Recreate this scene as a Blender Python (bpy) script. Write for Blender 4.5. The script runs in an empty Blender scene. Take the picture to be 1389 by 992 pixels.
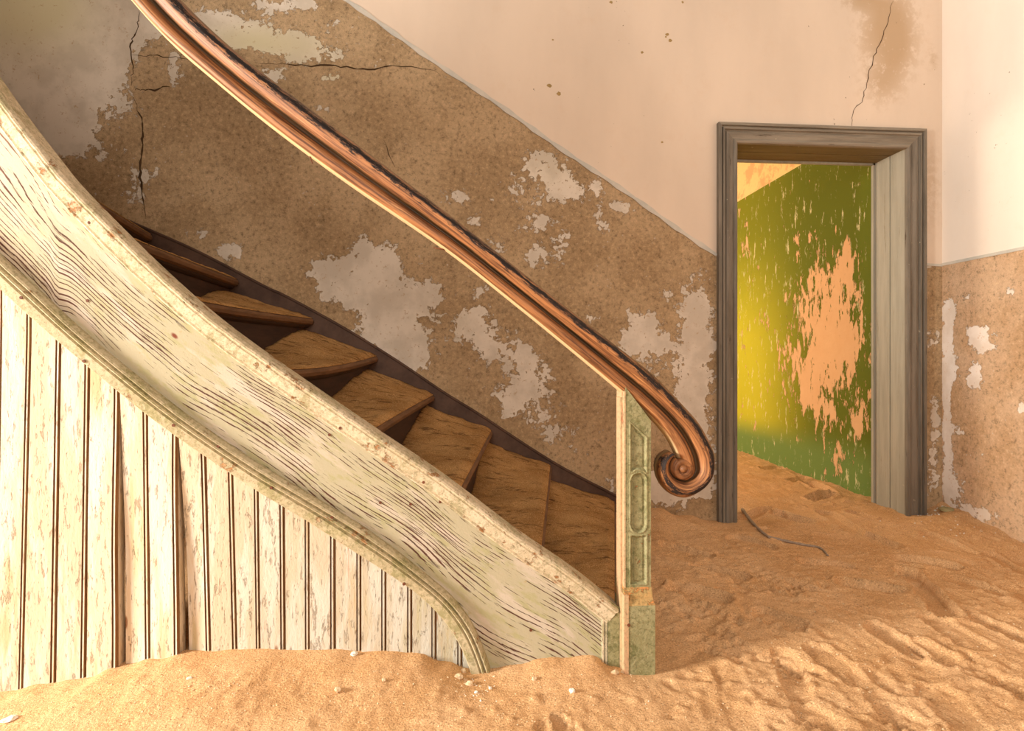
import bpy, bmesh, math, random
import numpy as np
from mathutils import Vector
random.seed(7)
rng = np.random.default_rng(11)
C = bpy.context.scene.collection

# ------------------------------------------------------------------ camera
F = 800.0; HY = 490.0; CX = 694.5; CZ = 1.35
TH = math.atan(64.0 / 800.0); cT, sT = math.cos(TH), math.sin(TH)
cd = bpy.data.cameras.new('camera'); cam = bpy.data.objects.new('camera', cd); C.objects.link(cam)
cam.location = (0, 0, CZ); cam.rotation_euler = (math.radians(90), 0, -TH)
cd.sensor_width = 36; cd.lens = 36 * F / 1389; cd.shift_y = -(496 - HY) / 1389; cd.clip_start = .02
bpy.context.scene.camera = cam

# ------------------------------------------------------------------ world, lamps, exposure
w = bpy.data.worlds.new('world'); bpy.context.scene.world = w; w.use_nodes = True
w.node_tree.nodes['Background'].inputs[0].default_value = (1.0, .90, .78, 1)
w.node_tree.nodes['Background'].inputs[1].default_value = .33
def area(name, loc, target, sx, sy, power, col):
    l = bpy.data.lights.new(name, 'AREA'); l.shape = 'RECTANGLE'; l.size = sx; l.size_y = sy
    l.energy = power; l.color = col
    o = bpy.data.objects.new(name, l); C.objects.link(o); o.location = loc
    o.rotation_euler = (Vector(target) - Vector(loc)).to_track_quat('-Z', 'Y').to_euler()
    return o
area('window_light_left', (-5.2, .25, 2.05), (1.4, 1.5, 1.0), 1.2, 1.5, 640, (1, .93, .82))
area('fill_light_hall', (-.6, -2.6, 2.7), (2.75, 2.7, 1.2), 1.6, 1.6, 88, (1, .92, .82))  # added fill with no window of its own, brightens the right wall
area('window_light_side_room', (-.4, 6.3, 2.1), (2.6, 4.9, 1.3), 1.2, 1.6, 85, (1, .90, .70))
vs = bpy.context.scene.view_settings
vs.view_transform = 'Standard'; vs.look = 'None'; vs.gamma = 1; vs.use_curve_mapping = False
vs.exposure = .14

# ------------------------------------------------------------------ helpers
def ray(px, py):
    u = (px - CX) / F; v = (HY - py) / F
    return u * cT + sT, cT - u * sT, v
def P(px, py, Y):                       # the point of the plane y = Y that the photograph shows there
    a, b, v = ray(px, py); t = Y / b
    return (a * t, Y, CZ + v * t)
def PXp(px, py, X):
    a, b, v = ray(px, py); t = X / a
    return (X, b * t, CZ + v * t)
def PZ(px, py, Z):
    a, b, v = ray(px, py); t = (Z - CZ) / v
    return (a * t, b * t, Z)
def to_px(X, Y, Z):                     # numpy inverse, used to lay wear out on the walls
    dep = X * sT + Y * cT; lat = X * cT - Y * sT
    return CX + F * lat / dep, HY - F * (Z - CZ) / dep
def crom(pts, n=8):                     # Catmull-Rom through 2d/3d points
    p = np.array(pts, float); p = np.vstack([2 * p[0] - p[1], p, 2 * p[-1] - p[-2]]); out = []
    for i in range(1, len(p) - 2):
        for k in range(n):
            t = k / n; a, b, c, d = p[i - 1], p[i], p[i + 1], p[i + 2]
            out.append(.5 * ((2 * b) + (-a + c) * t + (2 * a - 5 * b + 4 * c - d) * t * t + (-a + 3 * b - 3 * c + d) * t ** 3))
    out.append(p[-2]); return np.array(out)
def mesh_obj(name, verts, faces, mat, parent=None, smooth=False, uvs=None, attrs=None):
    me = bpy.data.meshes.new(name); me.from_pydata([tuple(map(float, v)) for v in verts], [], faces); me.update()
    if uvs is not None:
        uv = me.uv_layers.new(name='UVMap'); idx = np.zeros(len(me.loops), dtype=np.int32)
        me.loops.foreach_get('vertex_index', idx)
        uv.data.foreach_set('uv', np.array(uvs, dtype=np.float32)[idx].ravel())
    if attrs:
        for k, a in attrs.items():
            at = me.attributes.new(k, 'FLOAT', 'POINT'); at.data.foreach_set('value', np.array(a, dtype=np.float32))
    if mat: me.materials.append(mat)
    bm = bmesh.new(); bm.from_mesh(me); bmesh.ops.recalc_face_normals(bm, faces=bm.faces); bm.to_mesh(me); bm.free()
    if smooth:
        for p in me.polygons: p.use_smooth = True
    o = bpy.data.objects.new(name, me); C.objects.link(o)
    if parent: o.parent = parent
    return o
def empty(name, loc=(0, 0, 0)):
    o = bpy.data.objects.new(name, None); C.objects.link(o); o.location = loc; o.empty_display_size = .1; return o
def tag(o, label=None, cat=None, group=None, kind=None):
    if label: o['label'] = label
    if cat: o['category'] = cat
    if group: o['group'] = group
    if kind: o['kind'] = kind
    return o
class MB:
    def __init__(s): s.v = []; s.f = []
    def add(s, v, f):
        n = len(s.v); s.v += [tuple(a) for a in v]; s.f += [tuple(i + n for i in g) for g in f]; return s
    def box(s, x0, x1, y0, y1, z0, z1):
        return s.add([(x, y, z) for x in (x0, x1) for y in (y0, y1) for z in (z0, z1)],
            [(0, 1, 3, 2), (4, 6, 7, 5), (0, 4, 5, 1), (2, 3, 7, 6), (0, 2, 6, 4), (1, 5, 7, 3)])
    def build(s, name, mat, parent=None, smooth=False): return mesh_obj(name, s.v, s.f, mat, parent, smooth)
def loft(rings, closed=True, caps=True):
    n = len(rings[0]); v = [p for r in rings for p in r]; f = []
    for i in range(len(rings) - 1):
        for j in range(n if closed else n - 1):
            k = (j + 1) % n
            f.append((i * n + j, i * n + k, (i + 1) * n + k, (i + 1) * n + j))
    if caps and closed:
        f.append(tuple(range(n))); f.append(tuple((len(rings) - 1) * n + j for j in range(n)))
    return v, f
def smst(a, b, x):
    t = np.clip((x - a) / (b - a), 0, 1); return t * t * (3 - 2 * t)
_perm = rng.permutation(512); _g = rng.uniform(-1, 1, 512 * 4)
def vnoise(x, y, seed=0):               # value noise on numpy arrays, -1..1
    xi = np.floor(x).astype(int); yi = np.floor(y).astype(int); fx = x - xi; fy = y - yi
    fx = fx * fx * fx * (fx * (fx * 6 - 15) + 10); fy = fy * fy * fy * (fy * (fy * 6 - 15) + 10)
    def h(a, b): return _g[(_perm[(a + _perm[(b + seed * 37) % 512]) % 512] * 3 + seed) % 2048]
    return (h(xi, yi) * (1 - fx) + h(xi + 1, yi) * fx) * (1 - fy) + (h(xi, yi + 1) * (1 - fx) + h(xi + 1, yi + 1) * fx) * fy
def fbm(x, y, sc, octv=4, seed=0, rough=.5):
    s = 0; a = 1; t = 0
    for i in range(octv):
        c, q = math.cos(i * .9 + .4), math.sin(i * .9 + .4)
        s = s + a * vnoise((x * c - y * q) * sc + 71, (x * q + y * c) * sc + 53, seed + i); t += a; a *= rough; sc *= 2.03
    return s / t

# ------------------------------------------------------------------ material kit
class NT:
    def __init__(s, name, rough=.85, spec=.2):
        s.m = bpy.data.materials.new(name); s.m.use_nodes = True; s.t = s.m.node_tree
        s.b = s.t.nodes['Principled BSDF']; s.b.inputs['Roughness'].default_value = rough
        s.b.inputs['Specular IOR Level'].default_value = spec
        s.tc = s.t.nodes.new('ShaderNodeTexCoord')
    def lk(s, a, b): s.t.links.new(a, b)
    def setin(s, sock, v):
        if isinstance(v, bpy.types.NodeSocket): s.lk(v, sock)
        elif isinstance(v, (tuple, list)) and len(v) == 3 and sock.type == 'RGBA': sock.default_value = (*v, 1)
        else: sock.default_value = v
    def obj(s, sc=(1, 1, 1), loc=(0, 0, 0), src='Object', rot=(0, 0, 0)):
        m = s.t.nodes.new('ShaderNodeMapping'); m.inputs['Scale'].default_value = sc; m.inputs['Location'].default_value = loc
        m.inputs['Rotation'].default_value = rot
        s.lk(s.tc.outputs[src], m.inputs['Vector']); return m.outputs[0]
    def noise(s, vec, scale, detail=6, rough=.55, dist=0, out=0):
        n = s.t.nodes.new('ShaderNodeTexNoise'); s.lk(vec, n.inputs['Vector'])
        n.inputs['Scale'].default_value = scale; n.inputs['Detail'].default_value = detail
        n.inputs['Roughness'].default_value = rough; n.inputs['Distortion'].default_value = dist; return n.outputs[out]
    def vor(s, vec, scale, feature='F1', out='Distance'):
        n = s.t.nodes.new('ShaderNodeTexVoronoi'); n.feature = feature; s.lk(vec, n.inputs['Vector']); n.inputs['Scale'].default_value = scale
        return n.outputs[out]
    def wave(s, vec, scale, dist, det=2, dsc=1, axis='Y'):
        n = s.t.nodes.new('ShaderNodeTexWave'); n.bands_direction = axis; s.lk(vec, n.inputs['Vector'])
        n.inputs['Scale'].default_value = scale; n.inputs['Distortion'].default_value = dist
        n.inputs['Detail'].default_value = det; n.inputs['Detail Scale'].default_value = dsc; return n.outputs['Fac']
    def math(s, op, a, b=None, clamp=False):
        n = s.t.nodes.new('ShaderNodeMath'); n.operation = op; n.use_clamp = clamp
        s.setin(n.inputs[0], a)
        if b is not None: s.setin(n.inputs[1], b)
        return n.outputs[0]
    def step(s, v, a, b):               # smooth ramp of v from a to b -> 0..1
        n = s.t.nodes.new('ShaderNodeMapRange'); n.interpolation_type = 'SMOOTHSTEP'
        s.setin(n.inputs[0], v); n.inputs[1].default_value = a; n.inputs[2].default_value = b; return n.outputs[0]
    def mix(s, f, a, b):
        n = s.t.nodes.new('ShaderNodeMix'); n.data_type = 'RGBA'; s.setin(n.inputs['Factor'], f)
        s.setin(n.inputs[6], a); s.setin(n.inputs[7], b); return n.outputs[2]
    def attr(s, name):
        n = s.t.nodes.new('ShaderNodeAttribute'); n.attribute_name = name; return n.outputs['Fac']
    def xyz(s, vec):
        n = s.t.nodes.new('ShaderNodeSeparateXYZ'); s.lk(vec, n.inputs[0]); return n.outputs
    def rnd(s):
        n = s.t.nodes.new('ShaderNodeObjectInfo'); return n.outputs['Random']
    def vecadd(s, vec, f, amt):
        n = s.t.nodes.new('ShaderNodeVectorMath'); n.operation = 'ADD'; s.lk(vec, n.inputs[0])
        c = s.t.nodes.new('ShaderNodeCombineXYZ')
        for i in range(3): s.lk(s.math('MULTIPLY', f, amt[i]), c.inputs[i])
        s.lk(c.outputs[0], n.inputs[1]); return n.outputs[0]
    def done(s, col, height=None, dist=.004, strength=1, rough=None):
        s.setin(s.b.inputs['Base Color'], col)
        if height is not None:
            n = s.t.nodes.new('ShaderNodeBump'); n.inputs['Distance'].default_value = dist; n.inputs['Strength'].default_value = strength
            s.lk(height, n.inputs['Height']); s.lk(n.outputs[0], s.b.inputs['Normal'])
        if rough is not None: s.setin(s.b.inputs['Roughness'], rough)
        return s.m

def mat_plaster(name, brown1, brown2, pale1, pale2, upper):
    k = NT(name, .95, .05); o = k.obj()
    B = k.attr('paint'); U = k.attr('upper'); T = k.attr('tint'); ST = k.attr('stain_shade')
    n1 = k.noise(o, 10, 9, .66, .25); n2 = k.noise(o, 34, 8, .7)
    m = k.math('ADD', B, k.math('MULTIPLY', k.math('SUBTRACT', n1, .5), 1.45))
    m = k.math('ADD', m, k.math('MULTIPLY', k.math('SUBTRACT', n2, .5), .95))
    tiny = k.math('MULTIPLY', k.step(k.noise(o, 52, 6, .62), .668, .676), k.step(k.noise(o, 2.4, 4, .6), .46, .58))
    mask = k.math('MAXIMUM', k.step(m, .49, .515), tiny)
    g = k.noise(o, 46, 9, .86); g2 = k.noise(o, 3, 5, .6); g3 = k.noise(o, 17, 9, .8)
    base = k.mix(k.step(g2, .35, .65), brown1, brown2)
    base = k.mix(k.math('MULTIPLY', k.step(g3, .53, .66), .5), base, tuple(c * .58 for c in brown1))
    base = k.mix(k.math('MULTIPLY', k.step(g, .53, .60), .75), base, tuple(c * .42 for c in brown1))  # shade of the plaster pits painted as dark grain spots
    base = k.mix(k.math('MULTIPLY', k.step(g, .47, .40), .6), base, tuple(min(1, c * 1.3) for c in brown2))
    pale = k.mix(k.step(k.noise(o, 5, 6, .6), .4, .62), pale1, pale2)
    pale = k.mix(T, pale, (.62, .55, .36))
    pale = k.mix(k.math('MULTIPLY', k.step(k.noise(o, 42, 9, .8), .59, .62), .8), pale, brown1)
    low = k.mix(mask, base, pale)
    rim_shade = k.math('MULTIPLY', k.step(m, .455, .49), k.step(m, .52, .497)); low = k.mix(k.math('MULTIPLY', rim_shade, .55), low, tuple(c * .42 for c in brown1))  # shadow along the peel edges painted as a darker brown rim
    up = k.mix(k.step(k.noise(k.obj((1, 1, .35)), 2.2, 5, .55), .3, .7), upper, tuple(c * .9 for c in upper))
    up = k.mix(k.math('MULTIPLY', k.step(k.noise(o, 8, 8, .8), .5, .8), .25), up, tuple(c * d for c, d in zip(upper, (.86, .74, .62))))
    up = k.mix(k.math('MULTIPLY', ST, k.step(k.math('ADD', k.noise(o, 24, 8, .7), k.math('MULTIPLY', ST, .3)), .50, .72)), up, (.56, .40, .26))
    spk = k.math('MULTIPLY', k.step(k.noise(o, 46, 3, .5), .735, .755), k.step(k.noise(o, 2.7, 3, .5), .50, .62))
    up = k.mix(spk, up, (.20, .12, .06))
    col = k.mix(U, low, up)
    h_low = k.math('ADD', k.math('MULTIPLY', mask, .75), k.math('MULTIPLY', k.math('SUBTRACT', 1.0, mask),
        k.math('ADD', k.math('MULTIPLY', g, .5), k.math('MULTIPLY', g3, 1.3))))
    h_up = k.math('ADD', k.math('SUBTRACT', k.math('MULTIPLY', k.noise(o, 6, 3), .25), k.math('MULTIPLY', spk, .3)), .8)
    h = k.math('ADD', k.math('MULTIPLY', h_low, k.math('SUBTRACT', 1.0, U)), k.math('MULTIPLY', h_up, U))
    return k.done(col, h, .011)
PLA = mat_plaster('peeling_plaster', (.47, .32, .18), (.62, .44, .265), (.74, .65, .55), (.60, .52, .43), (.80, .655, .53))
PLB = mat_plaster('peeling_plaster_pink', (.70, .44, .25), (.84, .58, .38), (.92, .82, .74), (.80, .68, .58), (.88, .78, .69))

def mat_green():
    k = NT('green_paint_wall', .8, .2); o = k.obj(); B = k.attr('paint'); L = k.attr('lime_glow'); U = k.attr('upper'); W = k.attr('base')
    s = k.obj((1, 1, .38))
    m = k.math('ADD', B, k.math('MULTIPLY', k.math('SUBTRACT', k.noise(s, 8, 9, .68, .3), .5), 1.6))
    m = k.math('ADD', m, k.math('MULTIPLY', k.math('SUBTRACT', k.noise(s, 22, 8, .72), .5), 1.7))
    mask = k.step(m, .5, .52)
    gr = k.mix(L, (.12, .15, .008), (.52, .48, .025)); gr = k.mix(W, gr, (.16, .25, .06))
    gr = k.mix(k.math('MULTIPLY', k.step(k.noise(k.obj((1, 1, .3)), 18, 9, .8), .58, .61), .8), gr, (.78, .70, .42))
    orange = k.mix(k.noise(o, 9, 8, .7), (.70, .40, .20), (.80, .52, .29))
    col = k.mix(mask, orange, gr); col = k.mix(U, col, k.mix(k.step(k.noise(o, 7, 8, .7), .5, .6), (.88, .66, .30), (.78, .46, .22)))
    return k.done(col, k.math('ADD', mask, k.math('MULTIPLY', k.noise(o, 60, 6, .7), .4)), .003)
GREEN = mat_green()

def mat_sand(name, c1, c2, sc=1.0, streak=0):
    k = NT(name, 1, 0); o = k.obj()
    g = k.noise(o, 210, 3, .7); n = k.noise(o, 5, 6, .6); mid = k.noise(o, 70, 6, .7)
    col = k.mix(k.step(n, .3, .7), c1, c2)
    col = k.mix(k.math('MULTIPLY', k.step(g, .55, .66), .75), col, tuple(c * .40 for c in c1))
    col = k.mix(k.math('MULTIPLY', k.step(g, .45, .35), .7), col, tuple(min(1, c * 1.45 + .06) for c in c2))
    if streak:
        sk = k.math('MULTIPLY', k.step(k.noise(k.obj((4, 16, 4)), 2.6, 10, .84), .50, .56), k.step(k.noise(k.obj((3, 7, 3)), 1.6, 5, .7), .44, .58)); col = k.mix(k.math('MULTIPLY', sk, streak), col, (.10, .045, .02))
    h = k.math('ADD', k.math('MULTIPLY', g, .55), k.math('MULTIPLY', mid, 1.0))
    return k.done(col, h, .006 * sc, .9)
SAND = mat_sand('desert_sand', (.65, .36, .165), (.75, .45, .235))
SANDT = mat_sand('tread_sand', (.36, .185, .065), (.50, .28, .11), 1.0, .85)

def mat_string(name, uvsrc=True, cracks=1.0):
    k = NT(name, .8, .2); uv = k.obj(src='UV'); X = k.xyz(k.tc.outputs['UV'])
    along = X[0]; warp = k.noise(k.obj((1.2, 6, 1), src='UV'), 1.4, 3, .5)
    base = k.mix(k.step(k.math('ADD', along, k.math('MULTIPLY', warp, .8)), .9, 2.0), (.74, .585, .475), (.45, .405, .28))  # left end paler: strong window light put into the paint colour
    lic = k.step(k.noise(k.obj((3, 9, 1), src='UV'), 2.6, 8, .68), .50, .60)
    base = k.mix(k.math('MULTIPLY', lic, .55), base, k.mix(k.step(along, .6, 1.8), (.76, .625, .47), (.37, .355, .16)))
    pk = k.step(k.noise(k.obj((2, 9, 1), (4, 2, 0), src='UV'), 2.1, 7, .6), .50, .62)
    base = k.mix(k.math('MULTIPLY', pk, .6), base, (.62, .53, .46))
    # growth rings of the softwood: bands across the board, bent by slow noise so they close into arches
    wuv = k.vecadd(k.tc.outputs['UV'], k.noise(k.obj((1.0, 2.6, 1), src='UV'), 1.6, 1, .3), (0, .17, 0))
    wuv = k.vecadd(wuv, k.noise(k.obj((5, 30, 1), src='UV'), 2, 3, .6), (0, .004, 0))
    band = k.wave(wuv, 26, 0, 0, 1)
    br = k.noise(k.obj((4.5, 110, 1), src='UV'), 1.6, 8, .74); lowf = k.noise(k.obj((1.3, 5, 1), (9, 1, 0), src='UV'), 1.9, 4, .55)
    thr = k.math('ADD', band, k.math('ADD', k.math('MULTIPLY', k.math('SUBTRACT', br, .5), 2.0), k.math('MULTIPLY', k.math('SUBTRACT', lowf, .52), 1.7)))
    cr = k.step(thr, .93, .99)
    fine = k.step(k.math('ADD', k.noise(k.obj((6, 210, 1), src='UV'), 1.5, 7, .7), k.math('MULTIPLY', k.math('SUBTRACT', lowf, .5), .35)), .62, .655)
    cr = k.math('MULTIPLY', k.math('MAXIMUM', cr, fine), cracks)
    crc = k.mix(k.step(along, .55, 1.15), (.56, .33, .24), (.115, .05, .035))
    kn = k.step(k.vor(k.obj((1.6, 3.2, 1), (.3, .2, 0), src='UV'), 1.9), .055, .03)
    col = k.mix(cr, base, crc); col = k.mix(k.math('MULTIPLY', kn, cracks), col, (.20, .055, .03))
    col = k.mix(k.math('MULTIPLY', k.step(k.noise(k.obj(), 26, 8, .75), .62, .68), .5), col, (.42, .30, .12))
    h = k.math('ADD', k.math('MULTIPLY', cr, -1.0), k.math('MULTIPLY', k.noise(k.obj(), 90, 5, .7), .35))
    return k.done(col, h, .003)
STR = mat_string('flaking_paint_board')

def mat_paint(name, a, b, moss, wood, mossamt=.6, woodthr=.66, rel=.002, sc=(1, 1, 1), fine=.45):
    k = NT(name, .8, .25); o = k.obj(sc); n = k.noise(o, 4, 8, .65)
    col = k.mix(k.step(n, .35, .65), a, b)
    col = k.mix(k.math('MULTIPLY', k.step(k.noise(k.obj(sc, (3, 3, 3)), 11, 8, .7), .5, .6), mossamt), col, moss)
    wm = k.step(k.noise(k.obj(sc, (7, 1, 3)), 16, 10, .75), woodthr, woodthr + .02)
    col = k.mix(wm, col, wood)
    col = k.mix(k.math('MULTIPLY', k.step(k.noise(k.obj(), 120, 4, .7), .58, .66), .45), col, tuple(c * .4 for c in wood))
    if fine: col = k.mix(k.math('MULTIPLY', k.step(k.noise(k.obj(), 55, 8, .8), .48, .56), fine), col, tuple(min(1, c * 1.25) for c in b)); col = k.mix(k.math('MULTIPLY', k.step(k.noise(k.obj((1, 1, 1), (2, 8, 1)), 85, 6, .8), .52, .58), fine), col, tuple(c * .6 for c in moss))
    h = k.math('ADD', k.math('MULTIPLY', wm, -.8), k.math('MULTIPLY', k.noise(k.obj(), 110, 6, .75), .8))
    return k.done(col, h, rel)
CAPM = mat_paint('flaking_cap_paint', (.50, .41, .26), (.64, .54, .39), (.27, .25, .11), (.34, .16, .06), .5, .58)
MOULD = mat_paint('moulding_paint', (.42, .35, .21), (.52, .44, .29), (.24, .225, .075), (.40, .20, .08), .6, .61)
NEWEL = mat_paint('newel_paint', (.20, .19, .075), (.34, .31, .17), (.11, .115, .035), (.48, .22, .08), .65, .63, .004)
SHOULD = mat_paint('newel_worn_shoulder', (.34, .30, .13), (.50, .30, .12), (.20, .19, .07), (.60, .25, .08), .4, .50, .003)
NEWELS = mat_paint('newel_bare_edge', (.52, .39, .22), (.54, .30, .17), (.34, .30, .15), (.52, .18, .08), .35, .60, .002, (1, 1, .15))

def mat_plank():
    k = NT('plank_paint', .8, .2); r = k.rnd(); o0 = k.tc.outputs['Object']
    o = k.vecadd(o0, r, (9.0, 5.0, 13.0))
    def mp(sc):
        m = k.t.nodes.new('ShaderNodeMapping'); m.inputs['Scale'].default_value = sc; k.lk(o, m.inputs['Vector']); return m.outputs[0]
    x = k.xyz(o0)[0]
    warm = k.step(k.math('ADD', x, k.math('MULTIPLY', k.noise(mp((1, 1, 1)), 1.5), .5)), -1.3, .3)
    base = k.mix(warm, (.68, .545, .39), (.44, .44, .365))
    a = k.step(k.noise(mp((9, 9, 1.3)), 1.6, 8, .65), .46, .58)
    col = k.mix(k.math('MULTIPLY', a, .85), base, k.mix(warm, (.74, .67, .57), (.54, .555, .50)))
    b = k.step(k.noise(mp((14, 14, 1.4)), 1.3, 6, .6), .55, .66); col = k.mix(k.math('MULTIPLY', b, .55), col, k.mix(r, (.42, .38, .17), (.58, .38, .19)))
    c = k.step(k.noise(mp((30, 30, 1.2)), 1.0, 5, .6), .64, .70); col = k.mix(k.math('MULTIPLY', c, .6), col, (.58, .27, .17))
    cr = k.step(k.noise(mp((60, 60, 12)), 1.3, 8, .82), .57, .60); col = k.mix(k.math('MULTIPLY', cr, .55), col, (.30, .20, .11))
    kn = k.step(k.vor(mp((8, 8, 2.6)), 1.1), .075, .045); col = k.mix(kn, col, (.30, .16, .09))
    h = k.math('ADD', k.math('MULTIPLY', cr, -.8), k.math('MULTIPLY', k.noise(mp((40, 40, 14)), 3, 6, .7), .8))
    return k.done(col, h, .0022)
PLANK = mat_plank()

def mat_rail():
    k = NT('varnished_rail', .5, .35); v = k.attr('v'); uv = k.obj(src='UV')
    g = k.noise(k.obj((3, 90, 1), src='UV'), 1.5, 8, .65); n = k.noise(k.obj((4, 14, 1), src='UV'), 2, 6, .65)
    col = k.mix(k.step(g, .36, .62), (.09, .032, .012), (.36, .15, .055))
    col = k.mix(k.math('MULTIPLY', k.step(k.noise(k.obj((5, 120, 1), src='UV'), 1.3, 6, .6), .56, .66), .5), col, (.66, .32, .12))
    bl = k.math('SUBTRACT', 1.0, k.math('MULTIPLY', k.math('ABSOLUTE', k.math('SUBTRACT', v, .80)), 6.5))
    bm_ = k.step(k.math('ADD', bl, k.math('MULTIPLY', k.math('SUBTRACT', k.noise(k.obj((7, 30, 1), src='UV'), 2.4, 10, .86), .5), 6.5)), .45, .55)
    col = k.mix(bm_, col, (.018, .010, .008))
    groove_dirt_shade = k.math('SUBTRACT', 1.0, k.math('MULTIPLY', k.math('ABSOLUTE', k.math('SUBTRACT', v, .42)), 10.0))  # dark groove: mostly shade painted in, with some dirt
    dm = k.step(k.math('ADD', groove_dirt_shade, k.math('MULTIPLY', k.math('SUBTRACT', n, .5), 1.0)), .15, .6)
    col = k.mix(k.math('MULTIPLY', dm, .8), col, (.035, .025, .010))
    col = k.mix(k.step(v, .94, 1.0), col, (.24, .15, .065)); col = k.mix(k.step(v, .035, .01), col, (.78, .56, .30))  # pale lower arris is a lit edge painted into the colour
    h = k.math('ADD', k.math('MULTIPLY', g, .6), k.math('MULTIPLY', bm_, .7))
    return k.done(col, h, .0022, 1, k.mix(bm_, (.52,) * 3, (.75,) * 3))
RAIL = mat_rail()

def mat_wood(name, a, b, sc=(1, 1, 12), rough=.6, spec=.3):
    k = NT(name, rough, spec); n = k.noise(k.obj(sc), 6, 8, .7)
    col = k.mix(k.step(n, .3, .7), a, b)
    return k.done(col, n, .0015)
def mat_frame(name, a, b, dk, sc):
    k = NT(name, .65, .3); n = k.noise(k.obj(sc), 5, 8, .68); col = k.mix(k.step(n, .35, .65), a, b)
    col = k.mix(k.step(k.noise(k.obj(sc, (5, 5, 5)), 9, 8, .7), .60, .68), col, dk)
    col = k.mix(k.math('MULTIPLY', k.step(k.noise(k.obj(), 34, 6, .7), .67, .70), .8), col, (.50, .44, .32))
    return k.done(col, k.noise(k.obj(sc), 22, 6, .7), .0015)
ARCH = mat_frame('grey_door_paint', (.15, .125, .095), (.23, .195, .155), (.06, .042, .03), (6, 6, .5))
ARCHH = mat_frame('grey_door_head_paint', (.20, .165, .125), (.31, .26, .20), (.085, .06, .04), (.5, 6, 6))
JAMB = mat_frame('pale_jamb_paint', (.34, .32, .26), (.42, .39, .32), (.27, .24, .17), (5, 5, .4))
SOFF = mat_frame('head_lining_shaded_paint', (.16, .115, .05), (.20, .15, .07), (.10, .07, .03), (.5, 5, 5))  # soffit shade and warm light put into this darker olive
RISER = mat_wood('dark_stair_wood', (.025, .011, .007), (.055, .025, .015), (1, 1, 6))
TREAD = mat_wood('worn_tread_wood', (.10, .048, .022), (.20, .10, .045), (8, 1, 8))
DARK = mat_wood('wall_string_wood', (.055, .028, .018), (.12, .065, .042), (1, 1, 1))
LINE = mat_wood('dado_line_paint', (.50, .49, .45), (.66, .60, .52), (1, 1, 1), .9, .1)
CRACK = mat_wood('crack_shadow', (.06, .035, .02), (.10, .06, .03), (1, 1, 1), 1, 0)
PIT = mat_wood('ochre_pit', (.36, .24, .10), (.44, .30, .13), (9, 9, 9), 1, 0)
CHIP = mat_wood('plaster_chip', (.80, .74, .64), (.88, .82, .72), (9, 9, 9), .9, .1)
CLOD = mat_wood('clod', (.62, .44, .27), (.72, .54, .34), (9, 9, 9), .95, .05)
TWIG = mat_wood('dry_wood', (.30, .22, .16), (.46, .36, .28), (20, 20, 20), .9, .1)
GROOVE = mat_wood('bare_brown_groove', (.16, .075, .03), (.30, .16, .07), (14, 14, 1.5), .9, .1)
NAIL = mat_wood('rusty_iron', (.10, .03, .015), (.20, .07, .03), (30, 30, 30), .7, .3)
FLOORM = mat_wood('floorboards', (.16, .09, .05), (.22, .13, .07), (1, 8, 1), .8, .1)

# ------------------------------------------------------------------ setting: floor and walls
D = 3.2; WT = .257; XR = 2.75; XG = 2.62; XL = -3.4; HZ = 4.0
b_ = MB(); b_.box(XL, XR + .2, -3.2, 7.4, -.12, 0)
tag(b_.build('floor', FLOORM), kind='structure')

fxL = P(972, 168, D)[0]; fxR = P(1252, 168, D)[0]; fz = P(972, 168, D)[2]
AW = .112
oxL, oxR, oz = P(1000, 200, D)[0], P(1219.5, 210, D)[0], P(1219.5, 210.4, D)[2]

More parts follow.
